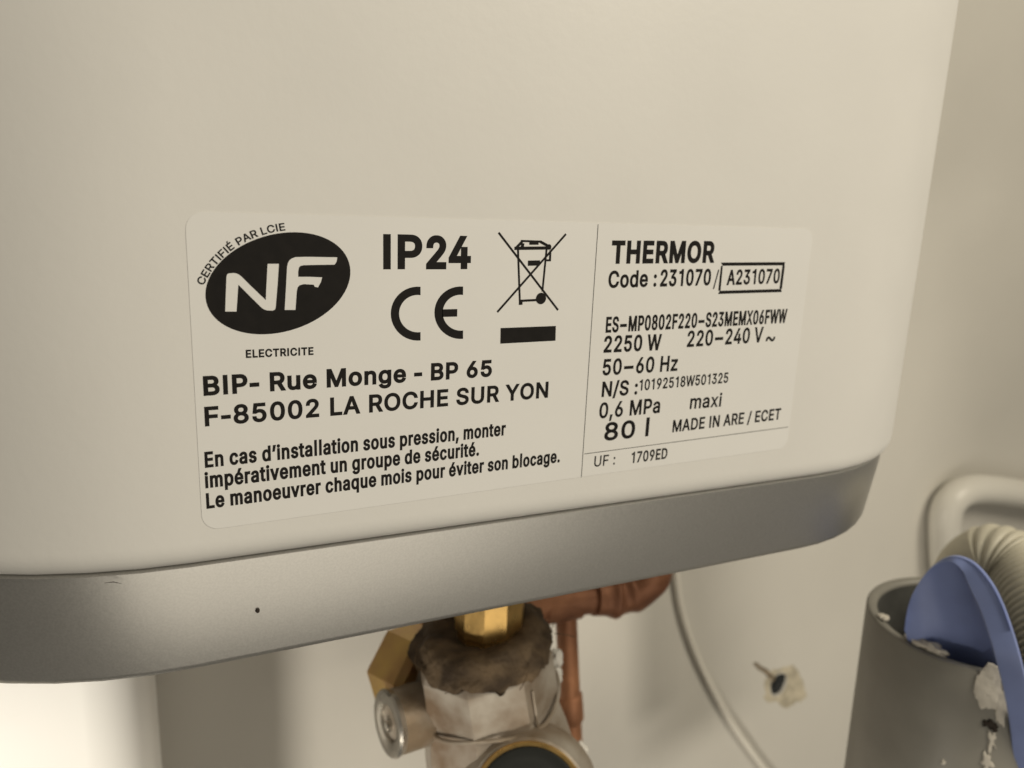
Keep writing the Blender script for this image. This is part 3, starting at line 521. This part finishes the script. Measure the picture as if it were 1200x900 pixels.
# ruled lines and frame
printed('ruled_line', [stroke((700.6, 263), (681.0, 559), .00022)])
printed('ruled_line', [stroke((684.6, 531.8), (923.2, 500.3), .00020)])
def quad(*p): return [lp2(*q) for q in p]
printed('code_frame', [quad((844.5, 307.6), (919.6, 307.1), (919.0, 310.9), (846.5, 311.4)), quad((843.0, 340.7), (915.2, 338.6), (915.6, 342.2), (841.0, 344.5)),
                       quad((844.5, 311.5), (846.7, 311.5), (844.0, 340.6), (841.3, 340.6)), quad((916.6, 311.0), (919.4, 311.0), (915.9, 338.5), (913.0, 338.5))])

# oval certification mark with NF cut out of the ink
Z1 = lambda x, y: (210 + x * .21115, 240 + y * .21115)
def fit_oval(pts):
    import numpy as np
    A = np.array([[p.x * p.x, p.x * p.y, p.y * p.y, p.x, p.y] for p in pts])
    a, b, c, d, e = np.linalg.lstsq(A, np.ones(len(pts)), rcond=None)[0]
    cx, cz = np.linalg.solve([[2 * a, b], [b, 2 * c]], [-d, -e])
    k = 1 + a * cx * cx + b * cx * cz + c * cz * cz
    ev, evec = np.linalg.eigh(np.array([[a, b / 2], [b / 2, c]]) / k)
    return Vector((cx, cz)), [(Vector(evec[:, i]), 1 / math.sqrt(ev[i])) for i in range(2)]
o0 = lp2(324, 331)
oc, ax = fit_oval([(lp2(*Z1(*p)) - o0) * 100 for p in ((137, 500), (948, 375), (660, 150), (440, 719), (300, 262), (855, 205), (840, 580), (205, 620), (930, 300), (160, 410), (480, 175), (640, 690))])
oc = oc / 100 + o0; ax = [(v, l / 100) for v, l in ax]
oval = [oc + ax[0][0] * ax[0][1] * math.cos(t) + ax[1][0] * ax[1][1] * math.sin(t) for t in [2 * math.pi * k / 72 for k in range(72)]]
def spl(pts): return [lp2(*Z1(*p)) for p in pts]
Ng = spl([(255, 592), (258, 500), (262, 398), (266, 386), (274, 380), (300, 378), (316, 380), (330, 386), (345, 397), (400, 452), (480, 528), (484, 440), (490, 327), (553, 327), (546, 440), (535, 572), (530, 582), (518, 587), (490, 586), (474, 582), (458, 572), (400, 515), (328, 443), (324, 500), (318, 592)])
Fg = spl([(585, 583), (592, 460), (598, 345), (602, 325), (610, 309), (623, 298), (645, 290), (700, 288), (877, 291), (873, 315), (862, 332), (780, 333), (690, 335), (672, 339), (664, 348), (660, 370), (660, 399), (720, 399), (793, 402), (786, 428), (770, 458), (752, 455), (746, 443), (690, 440), (668, 446), (657, 458), (652, 480), (645, 583)])
bm = bmesh.new(); es = []
for poly in (oval, Ng, Fg):
    vs = [bm.verts.new((p.x, D0 - INK, p.y)) for p in poly]
    es += [bm.edges.new((vs[k], vs[(k + 1) % len(vs)])) for k in range(len(vs))]
bmesh.ops.triangle_fill(bm, edges=es, use_beauty=True, use_dissolve=False, normal=(0, -1, 0))
sub('certification_oval', bm, M['ink'], label, smooth=False)

# the words curved round the oval
base = [lp2(*Z1(*p)) for p in ((128, 472), (136, 448), (160, 402), (196, 347), (243, 296), (297, 249), (350, 216), (410, 187), (470, 166), (530, 151), (592, 142), (640, 137))]
base = [Vector((p.x, p.y)) for p in catmull([(p.x, p.y, 0) for p in base], 12)]
cum = [0.0]
for a, b in zip(base, base[1:]): cum.append(cum[-1] + (b - a).length)
def along(s):
    for k in range(len(cum) - 1):
        if cum[k + 1] >= s or k == len(cum) - 2:
            t = (s - cum[k]) / (cum[k + 1] - cum[k]); p = base[k].lerp(base[k + 1], t)
            a, b = base[max(k - 5, 0)], base[min(k + 6, len(base) - 1)]
            return p, (b - a).normalized()
def near(px):
    q = lp2(*Z1(*px)); return cum[min(range(len(base)), key=lambda k: (base[k] - q).length)]
s0, s1 = near((134, 452)), near((592, 142))
word = 'CERTIFIÉ PAR LCIE'
h = (lp2(*Z1(455, 120)) - lp2(*Z1(462, 166))).length * 0.93
sy = h / CAP
wt = sum(190 if c == ' ' else GL[c][0] for c in word)
sx = (s1 - s0) / wt; off = max(0, (.21 * h - 64 * sx) / 2)
bm = bmesh.new(); s = s0
for ch in word:
    if ch == ' ': s += 190 * sx; continue
    w = GL[ch][0]
    vs, fs = glyph_mesh(ch, sx, sy * .93, off); p, u = along(s + w * sx / 2); v = Vector((-u.y, u.x)); V = []
    for cx_, cy_ in vs:
        q = p + u * (cx_ - w / 2 * sx) + v * (cy_ + off); V.append(bm.verts.new((q.x, D0 - INK - .00002, q.y)))
    for f in fs: bm.faces.new([V[i] for i in f])
    s += w * sx
bmesh.ops.delete(bm, geom=[q for q in bm.verts if not q.link_faces], context='VERTS')
sub('printed_text', bm, M['ink'], label, smooth=False)

# CE mark: two open rings
Z2 = lambda x, y: (430 + x * .216667, 250 + y * .216667)
def arc_letter(cx, cy, ro, ri, ry_o, ry_i, xr):
    pts = []
    a_o = math.acos(max(-1, min(1, (xr - cx) / ro))); a_i = math.acos(max(-1, min(1, (xr - cx) / ri)))
    for k in range(25):
        a = a_o + (2 * math.pi - 2 * a_o) * k / 24; pts.append((cx + ro * math.cos(a), cy - ry_o * math.sin(a)))
    for k in range(25):
        a = (2 * math.pi - a_i) - (2 * math.pi - 2 * a_i) * k / 24; pts.append((cx + ri * math.cos(a), cy - ry_i * math.sin(a)))
    return [lp2(*Z2(*p)) for p in pts]
printed('conformity_mark', [arc_letter(274, 542, 146, 101, 146, 101, 289),
                            arc_letter(506, 537, 142, 97, 142, 97, 519),
                            [lp2(*Z2(*p)) for p in ((406, 519), (488, 517), (487, 558), (406, 560))]])

# crossed-out bin and bar (coordinates of a 6x enlargement)
Z9 = lambda x, y: (580 + x / 6.0, 260 + y / 6.0)
sw = (lp2(620, 330) - lp2(622.2, 330)).length
def S9(a, b, k=1.0): return stroke(Z9(*a), Z9(*b), sw * k)
polys = [S9((24, 75), (442, 620), 1.05), S9((498, 85), (15, 634), 1.05),
         S9((160, 180), (174, 575), 1.05), S9((362, 185), (332, 490), 1.05), S9((175, 555), (290, 549), 1.1),
         S9((135, 186), (392, 183), 1.5), S9((150, 180), (190, 138), 1.3), S9((180, 134), (318, 138), .95), S9((316, 138), (385, 176), 1.3), S9((240, 152), (305, 152), 1.1), S9((195, 150), (190, 180), 1.6),
         S9((230, 290), (315, 288), 2.4), S9((388, 200), (385, 275), 1.1), S9((360, 270), (392, 270), .9), S9((360, 235), (392, 215), .9),
         S9((167, 572), (192, 572), 1.4)]
bmz = bmesh.new()
for i, poly in enumerate(polys + [disc(Z9(322, 538), sw * 2.75), disc(Z9(378, 176), sw * 1.3, 14)]):
    vs = [bmz.verts.new((p.x, D0 - INK - i * .000004, p.y)) for p in poly]; bmz.faces.new(vs)
sub('bin_symbol', bmz, M['ink'], label, smooth=False)
printed('solid_bar', [quad(Z9(38, 746), Z9(427, 731), Z9(424, 835), Z9(36, 856))])

# ------------------------------------------------------------------ safety valve under the heater
VX = lambda y: 566 + (y - 762) * .165
vc = at(VX(800), 800, .292)
valve = thing('safety_valve', 'cast metal safety valve hanging below the heater, brown sealing paste round its brass inlet', 'valve', (vc.x, vc.y, vc.z - .10))
UPV = (at(VX(762), 762, .292) - at(VX(868), 868, .292)).normalized()
def ZV(y): return (at(VX(y), y, .292) - vc).dot(UPV)      # height along the valve axis seen at picture row y
PXM = mpp(vc)     # metres per pixel at the valve
R_ = lambda px: px * PXM
fdir = Vector((-.1, -1, 0)); fdir = (fdir - UPV * fdir.dot(UPV)).normalized()
# octagonal body
bm = bmesh.new()
prof = [(ZV(752), R_(66)), (ZV(756), R_(74)), (ZV(764), R_(80)), (ZV(806), R_(82)), (ZV(811), R_(80)), (ZV(818), R_(81)), (ZV(840), R_(86)), (ZV(868), R_(93)), (ZV(905), R_(98)), (ZV(1000), R_(94)), (ZV(1090), R_(70))]
lathe(bm, vc, UPV, prof, 8, math.radians(14), fdir)
bevel(bm, R_(5), 2, 12)
for v in bm.verts: v.co += (v.co - vc).normalized() * .0007 * noise.noise(v.co * 90)
body = obj('body', bm, M['cast'], valve, angle=25)
# casting ridge
bm = bmesh.new()
ring = [vc + UPV * ZV(813) + (Matrix.Rotation(a, 3, UPV) @ fdir) * R_(81.5) for a in [math.radians(-150 + 300 * k / 60) for k in range(61)]]
ring = [p + UPV * (.0022 * math.sin(k * .31)) for k, p in enumerate(ring)]
tube(bm, ring, R_(2.4), 8); obj('casting_ridge', bm, M['nickel'], valve)
bm = bmesh.new()
sd_ = (Matrix.Rotation(math.radians(22), 3, UPV) @ fdir)
tube(bm, [vc + UPV * ZV(y) + sd_ * R_(r) for y, r in ((775, 80), (800, 79.5), (815, 80), (840, 84))], R_(1.6), 8); obj('casting_seam', bm, M['nickel'], valve)
# front boss that carries the knob
kn = at(620, 943, .243); kax = dirc(-.02, -.30, -1)
RK = lambda px: px * mpp(kn)
bm = bmesh.new(); lathe(bm, kn, -kax, [(0, RK(60)), (RK(3), RK(72)), (RK(12), RK(76)), (RK(30), RK(84)), (RK(50), RK(87)), (RK(80), RK(80)), (RK(95), RK(60))], 44); bevel(bm, RK(2), 2, 50)
obj('boss', bm, M['nickel'], valve, angle=50)
bm = bmesh.new(); lathe(bm, kn, kax, [(-.0005, RK(69)), (RK(3), RK(69)), (RK(5), RK(67.5)), (RK(5), RK(64)), (0, RK(63))], 48)
ringo = obj('knob_ring', bm, M['brass'], valve)
bm = bmesh.new(); lathe(bm, kn, kax, [(.0002, RK(63.5)), (RK(4), RK(63)), (RK(5), RK(60)), (RK(2), RK(50)), (RK(2), 0)], 48)
obj('knob', bm, M['black'], valve)
# brass inlet, faceted, running up into the heater
bm = bmesh.new(); nc = at(573, 745, .292)
zt_ = (ZB + .006) - nc.z
lathe(bm, nc, Vector((0, 0, 1)), [(-.006, R_(35)), (at(573, 737, .292).z - nc.z, R_(37)), (at(573, 733, .292).z - nc.z, R_(40)), (zt_, R_(40))], 10, math.radians(8), fdir)
bevel(bm, R_(2), 2, 20); obj('brass_inlet', bm, M['brass'], valve, angle=20)
# brown paste and hemp smeared over the top of the body
bm = bmesh.new()
pr = [(ZV(792), R_(81)), (ZV(786), R_(82)), (ZV(779), R_(82)), (ZV(771), R_(81.5)), (ZV(763), R_(80)), (ZV(755), R_(77)), (ZV(747), R_(73)), (ZV(740), R_(68)), (ZV(735), R_(62)), (ZV(733), R_(55)), (ZV(734), R_(48)), (ZV(737), R_(40)), (ZV(741), R_(30))]
lathe(bm, vc, UPV, pr, 120, 0, fdir, jit=R_(3.6))
for v in bm.verts:                         # ragged lower hem
    d = v.co - vc; a = math.atan2(d.dot(UPV.cross(fdir)), d.dot(fdir)); h = d.dot(UPV)
    if h < ZV(745):
        k = (ZV(745) - h) / (ZV(745) - ZV(790))
        hem = .16 + .26 * math.cos(a - .45) + .34 * noise.noise(Vector((a * 1.5, 3.0, 0))) + .20 * noise.noise(Vector((a * 6, 8.0, 0)))
        v.co += UPV * ((ZV(745) - (ZV(745) - ZV(790)) * k * max(.08, hem)) - h)
        if k > .85: v.co -= (d - UPV * h) * .06
obj('sealing_paste', bm, M['paste'], valve, angle=60)
# stray hemp fibres
bm = bmesh.new()
for k in range(12):
    a = random.uniform(-1.6, 1.6); rr = R_(random.uniform(66, 86)); d = Matrix.Rotation(a, 3, UPV) @ fdir
    p0 = vc + d * rr + UPV * (ZV(random.uniform(728, 770)) + .001); sd = Vector((random.uniform(-1, 1), random.uniform(-1, 1), random.uniform(-.6, .6))) * .006
    tube(bm, catmull([p0, p0 + sd + d * .002, p0 + sd * 1.9 + d * .001], 4), .00018, 5)
o = obj('hemp_fibre', bm, M['paste'], valve); o['kind'] = 'stuff'
# side plug with hollow socket, pointing left towards the viewer
pe = at(456, 848, .297); pax = dirc(-.84, .05, -.54)
bm = bmesh.new(); lathe(bm, pe, -pax, [(.0012, R_(33)), (.0020, R_(36)), (.016, R_(36)), (.020, R_(35)), (.040, R_(34))], 36)
sp = obj('side_plug', bm, M['nickel'], valve)
bm = bmesh.new(); lathe(bm, pe, pax, [(-.0025, R_(36)), (.0000, R_(38)), (.0012, R_(36)), (.0014, R_(27)), (.0004, R_(21)), (-.006, R_(19)), (-.006, 0)], 36)
sub('socket_ring', bm, M['steel'], sp)
bm = bmesh.new(); lathe(bm, pe - pax * .0052, pax, [(0, R_(18)), (.0006, R_(18)), (.0007, 0)], 6); sub('socket_shade_disc', bm, M['dark'], sp)  # dark disc, shade of the socket bottom put into its colour
bm = bmesh.new(); lathe(bm, pe - pax * .0045 + dirc(-.4, .3, 0) * R_(7), pax, [(0, R_(7)), (.004, R_(6)), (.0045, 0)], 12); sub('socket_pin', bm, M['steel'], sp)
# brass hex nut further back
hx = at(487, 786, .325); hax = dirc(.78, .16, -.52)
px3 = mpp(hx)
bm = bmesh.new(); lathe(bm, hx, hax, [(-.016, px3 * 40), (-.013, px3 * 50), (.004, px3 * 50), (.0075, px3 * 43), (.0085, px3 * 34), (.0088, px3 * 26), (.004, px3 * 25)], 6, math.radians(8), UPV)
bevel(bm, px3 * 2, 2, 20); obj('hex_nut', bm, M['old_brass'], valve, angle=20)
bm = bmesh.new(); tube(bm, [hx + hax * .002, hx + hax * .045], px3 * 25, 24); obj('outlet_stub', bm, M['nickel'], valve)
# rag ends of white tape at the right of the body
for (x, y, p, s, sd) in ((652, 772, .305, 11, 1), (650, 794, .303, 12, 2), (680, 884, .285, 13, 3)):
    bm = bmesh.new(); c = at(x, y, p)
    bmesh.ops.create_icosphere(bm, subdivisions=3, radius=1)
    for v in bm.verts:
        nn = v.co.copy(); k = R_(s) * (1 + .55 * noise.noise(nn * 1.7 + Vector((sd * 5, 0, 0))))
        v.co = c + Vector((nn.x * k * .75, nn.y * k * .6, nn.z * k * 1.2))
    obj('tape_end', bm, M['tape'], valve, angle=80)
# outlet leg running down out of sight
bm = bmesh.new(); tube(bm, [vc + UPV * ZV(1060), vc + UPV * (ZV(1060) - .16)], R_(55), 24); obj('outlet_leg', bm, M['nickel'], valve)

# ------------------------------------------------------------------ copper pipe behind the valve
PP = .372
cp = thing('copper_pipe', 'old soldered copper pipe with elbow and tee running behind the valve', 'pipe', at(650, 720, PP))
PXC = mpp(at(690, 710, PP))
path = catmull([at(474, 739, PP), at(560, 718, PP), at(652, 701, PP), at(706, 696, PP - .004)], 8)
bm = bmesh.new(); tube(bm, path, PXC * 22, 24); obj('run', bm, M['copper'], cp)
bm = bmesh.new()
el = catmull([at(694, 695, PP - .003), at(722, 693, PP - .006), at(746, 686, PP - .010), at(759, 672, PP - .012), at(763, 650, PP - .012), at(765, 600, PP - .012)], 10)
def elr(i):
    t = i / (len(el) - 1); base_r = 27 + 4 * math.exp(-((t - .16) / .035) ** 2) + 1.5 * math.exp(-((t - .33) / .04) ** 2)
    if t > .7: base_r = 21
    return PXC * base_r
rings = tube(bm, el, elr, 28)
for v in bm.verts: v.co += Vector((1, 1, 1)) * .0011 * noise.noise(v.co * 90)
obj('elbow', bm, M['copper'], cp, angle=60)
bm = bmesh.new()
tube(bm, catmull([at(663, 705, PP), at(664, 735, PP), at(667, 800, PP), at(672, 900, PP), at(678, 1040, PP)], 8), PXC * 12.5, 20)
br = obj('branch', bm, M['copper'], cp)
bm = bmesh.new(); lathe(bm, at(668, 812, PP), (at(671, 870, PP) - at(667, 790, PP)), [(0, PXC * 12), (.002, PXC * 15), (.018, PXC * 15.5), (.021, PXC * 12)], 20, jit=.0006)
sub('solder_joint', bm, M['copper'], br)
bm = bmesh.new(); lathe(bm, at(632, 709.5, PP), (at(690, 700, PP) - at(632, 710, PP)), [(0, PXC * 19), (.001, PXC * 22.5), (.026, PXC * 22.5), (.027, PXC * 19)], 24, jit=.0004)
obj('tee', bm, M['copper'], cp)

# ------------------------------------------------------------------ thin cable hanging on the wall
pts = [at(x, y, PW - .0034) for x, y in ((788, 560), (790, 640), (794, 690), (802, 728), (816, 768), (834, 806), (856, 845), (884, 885), (915, 930), (940, 1010))]
bm = bmesh.new(); tube(bm, catmull(pts, 8), .0031, 14)
o = obj('cable', bm, M['cable']); o['label'] = 'thin white cable curving down the wall right of the copper elbow'; o['category'] = 'cable'

# ------------------------------------------------------------------ bent white waste pipe on the wall at the right
pts = [at(1330, 610, .448), at(1255, 590, .449), at(1200, 579, .450), at(1165, 574, .451), at(1136, 574, .452), at(1117, 584, .453), at(1108, 604, .454), at(1107, 640, .454), at(1110, 700, .454), at(1118, 900, .454)]
bm = bmesh.new(); tube(bm, catmull(pts, 10), .0148, 26)
o = obj('waste_pipe', bm, M['white_pvc'], angle=60); o['label'] = 'smooth white plastic pipe bending down against the wall, behind the ribbed hose'; o['category'] = 'pipe'

# ------------------------------------------------------------------ grey standpipe
RC = at(1137, 728, .206); PR = .0468
sp_ = thing('standpipe', 'open grey plastic standpipe splashed with dried white paint, at the lower right', 'pipe', RC - Vector((0, 0, .45)))
bm = bmesh.new()
prof = [(-.45, PR), (-.0012, PR), (-.0003, PR - .0005), (0, PR - .0012), (0, PR - .0038), (-.0006, PR - .0048), (-.002, PR - .0052), (-.45, PR - .0052)]
LEAN = 0.026                                # it stands a touch off plumb
lathe(bm, RC, Vector((-LEAN, 0, 1)), prof, 96)
bm.faces.ensure_lookup_table()
pipe = obj('tube', bm, M['pvc'], sp_, angle=50)
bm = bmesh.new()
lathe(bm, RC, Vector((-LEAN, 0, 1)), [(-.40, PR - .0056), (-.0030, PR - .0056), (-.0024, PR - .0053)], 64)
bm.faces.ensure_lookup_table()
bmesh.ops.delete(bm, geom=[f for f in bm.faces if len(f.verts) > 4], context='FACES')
obj('bore_shade_shell', bm, M['pvc_in'], sp_)  # added dark shell: bore shade and grime in one colour
def on_pipe(outline, proud=.0006, r0=PR):
    """ragged patch wrapped on the pipe: outline of picture points, solved onto the front of the tube"""
    def centre(z): return RC.x + (RC.z - z) * LEAN
    def hit(x, y):
        r = at(x, y, 1.0) - CAM; z = RC.z - .05
        for _ in range(5):
            ox, oy = CAM.x - centre(z), CAM.y - RC.y
            a = r.x ** 2 + r.y ** 2; b = 2 * (ox * r.x + oy * r.y); c = ox * ox + oy * oy - r0 ** 2
            t = (-b - math.sqrt(max(0, b * b - 4 * a * c))) / (2 * a); z = (CAM + r * t).z
        return CAM + r * t
    bm = bmesh.new(); n = len(outline)
    cx = sum(p[0] for p in outline) / n; cy = sum(p[1] for p in outline) / n
    def put(x, y, h):
        p = hit(x, y); d = Vector((p.x - centre(p.z), p.y - RC.y, 0)).normalized(); return bm.verts.new(p + d * h)
    rings = []
    for s, h in ((1.0, -.0002), (.985, proud * .7), (.8, proud), (.45, proud * 1.1)):
        rings.append([put(cx + (x - cx) * s, cy + (y - cy) * s, h) for x, y in outline])
    c = put(cx, cy, proud)
    for A, B in zip(rings, rings[1:]):
        for k in range(n): bm.faces.new((A[k], A[(k + 1) % n], B[(k + 1) % n], B[k]))
    for k in range(n): bm.faces.new((rings[-1][k], rings[-1][(k + 1) % n], c))
    return bm
for cx, cy, rx, ry, ro, sd in ((1158, 806, 17, 26, .32, 1.3), (1173, 828, 7, 22, .5, 4.2), (1162, 868, 5, 12, 1.2, 7.7), (1157, 893, 5, 9, 1.2, 2.2), (1106, 893, 3, 2.5, .8, 5.5)):
    obj('paint_splash', on_pipe(blob_outline(cx, cy, rx, ry, 40, ro, sd)), M['splash'], sp_)
for cx, cy, rx, ry, ro, sd in ((1158, 848, 8, 4, 1.2, 3.3), (1165, 853, 5, 4, 1.2, 6.3)):
    obj('dark_stain', on_pipe(blob_outline(cx, cy, rx, ry, 28, ro, sd), .0009), M['grime'], sp_)
# lump of white filler on the inside of the lip
def on_rim(x, y):                           # picture point carried onto the plane of the rim, then onto the inner edge
    p = min((at(x, y, k * .0005) for k in range(300, 520)), key=lambda q: abs(q.z - RC.z))
    d = Vector((p.x - RC.x, p.y - RC.y, 0)).normalized(); return RC + d * (PR - .0048), d
for x, y, ln, hh in ((1088, 749, .0070, .0024), (1100, 756, .0052, .0030), (1041, 723, .0030, .0008)):
    bm = bmesh.new(); bmesh.ops.create_icosphere(bm, subdivisions=3, radius=1)
    lc, d_ = on_rim(x, y); t_ = Vector((-d_.y, d_.x, 0))
    for v in bm.verts:
        nn = v.co.copy(); k = 1 + .6 * noise.noise(nn * 1.9 + Vector((x, 0, 0)))
        v.co = lc + t_ * nn.x * ln * k + d_ * nn.y * .0022 * k + Vector((0, 0, 1)) * nn.z * hh * k
    obj('filler_lump', bm, M['splash'], sp_)

# ------------------------------------------------------------------ blue hose guide hooked over the standpipe
gp = [(1060, 738, .208), (1064, 712, .206), (1073, 689, .203), (1092, 664, .198), (1115, 652.5, .190), (1139, 660, .183), (1159, 682, .176), (1173, 708, .171), (1184, 738, .166), (1194, 772, .161), (1204, 815, .159), (1211, 860, .158), (1217, 930, .157)]
gpath = catmull([at(*p) for p in gp], 8)
gd = thing('hose_guide', 'light blue plastic hose guide hooked over the rim of the grey standpipe', 'hose guide', at(1110, 740, .208))
# plate inside the hook
i_end = 8 * 8
arc = gpath[:i_end + 1]
pn = (at(1175, 760, .170) - at(1062, 740, .206)).cross(Vector((0, 0, 1))).normalized()
if pn.y > 0: pn = -pn
low = [at(x, y, p) for x, y, p in ((1064, 752, .2075), (1090, 790, .199), (1130, 806, .190), (1160, 790, .180), (1180, 768, .171))]
lowp = catmull(low, (len(arc) - 1) // 4)
while len(lowp) > len(arc): lowp.pop()
while len(lowp) < len(arc): lowp.append(lowp[-1])
bm = bmesh.new(); NV = 12; F1, F2 = [], []
for a, b in zip(arc, lowp):
    c1, c2 = [], []
    for k in range(NV + 1):
        t = k / NV; p = a.lerp(b, t); dish = -.0020 * math.sin(math.pi * min(1, t * .9)) * math.sin(math.pi * len(F1) / len(arc)) ** 2
        c1.append(bm.verts.new(p + pn * dish)); c2.append(bm.verts.new(p + pn * (dish - .0018)))
    F1.append(c1); F2.append(c2)
for FF in (F1, F2):
    for A, B in zip(FF, FF[1:]):
        for k in range(NV): bm.faces.new((A[k], A[k + 1], B[k + 1], B[k]))
obj('plate', bm, M['blue'], gd, angle=60)
# flange: strip round the edge
bm = bmesh.new(); rings = []
for i, p in enumerate(gpath):
    a = gpath[max(i - 1, 0)]; b = gpath[min(i + 1, len(gpath) - 1)]; t = (b - a).normalized()
    inn = t.cross(pn); inn = (inn - pn * inn.dot(pn)).normalized()
    k = min(1, max(0, (i - 22) / 30)); k = k * k * (3 - 2 * k); wd = .0004 + .0082 * k          # grows from a thin rim to a broad strap
    bk_o = -.0010 * k; e_ = min(.0006, wd * .3); sec = [(0, bk_o - .0022), (0, bk_o), (wd * .35, bk_o * .45 + .0006), (wd - e_, .0012), (wd, .0008), (wd, -.0022)]
    rings.append([bm.verts.new(p + inn * s + pn * h) for s, h in sec])
for A, B in zip(rings, rings[1:]):
    for k in range(6): bm.faces.new((A[k], A[(k + 1) % 6], B[(k + 1) % 6], B[k]))
bm.faces.new(rings[0]); bm.faces.new(rings[-1])
obj('flange', bm, M['blue'], gd, angle=35)

# ------------------------------------------------------------------ ribbed drain hose
hp = catmull([at(1138, 830, .238), at(1130, 740, .240), at(1132, 694, .240), at(1143, 668, .236), at(1167, 656, .228), at(1197, 672, .214), at(1223, 708, .196), at(1245, 758, .180), at(1261, 816, .168), at(1273, 905, .16), at(1279, 1000, .158)], 90)
L = [0.0]
for a, b in zip(hp, hp[1:]): L.append(L[-1] + (b - a).length)
dh = thing('drain_hose', 'cream ribbed drain hose curving out of the grey standpipe beside the blue guide', 'hose', hp[0])
cuff_end = L[90 * 4 - 20]
ic = next(i for i, l in enumerate(L) if l >= cuff_end)
bm = bmesh.new(); cpath = hp[:ic + 1][::6] ; tube(bm, cpath, 0.0186, 32); obj('cuff', bm, M['hose'], dh, angle=60)
PITCH = .0030
def resample(path, step):
    out = [path[0]]; acc = 0
    for a, b in zip(path, path[1:]):
        d = (b - a).length
        while acc + d >= step:
            a = a.lerp(b, (step - acc) / d); d = (b - a).length; out.append(a); acc = 0
        acc += d
    return out
rp = resample(hp[ic - 6:], PITCH / 6)
bm = bmesh.new(); tube(bm, rp, lambda i: 0.0186 + .0017 * (abs(math.cos(math.pi * i / 6)) ** .7 - .5), 40)
obj('ribbed_tube', bm, M['hose'], dh, angle=80)

# ------------------------------------------------------------------ bright white upright at the lower left
def box(bm, x0, x1, y0, y1, z0, z1):
    vs = [bm.verts.new((x, y, z)) for x in (x0, x1) for y in (y0, y1) for z in (z0, z1)]
    for f in ((0, 1, 3, 2), (4, 6, 7, 5), (0, 4, 5, 1), (2, 3, 7, 6), (0, 2, 6, 4), (1, 5, 7, 3)): bm.faces.new([vs[i] for i in f])
pr_ = at(158, 850, .365)
pst = thing('white_upright', 'bright white painted upright under the left end of the heater', 'upright', (pr_.x - .06, .40, ZB - .60))
zt2 = ZB - .006
TURN = Matrix.Translation((pr_.x, .365, 0)) @ Matrix.Rotation(math.radians(-14), 4, 'Z') @ Matrix.Translation((-pr_.x, -.365, 0))
bm = bmesh.new(); box(bm, pr_.x - .15, pr_.x + .003, .362, .418, ZB - .6, zt2)
es = [e for e in bm.edges if abs(e.verts[0].co.z - e.verts[1].co.z) > .1]
bmesh.ops.bevel(bm, geom=es, offset=.024, segments=10, affect='EDGES', profile=0.5)
bm.transform(TURN); obj('board', bm, M['post'], pst, angle=50)
bm = bmesh.new(); box(bm, pr_.x - .10, pr_.x - .062, .3605, .364, ZB - .6, zt2); bevel(bm, .0014, 5); bm.transform(TURN); obj('moulding', bm, M['post'], pst)
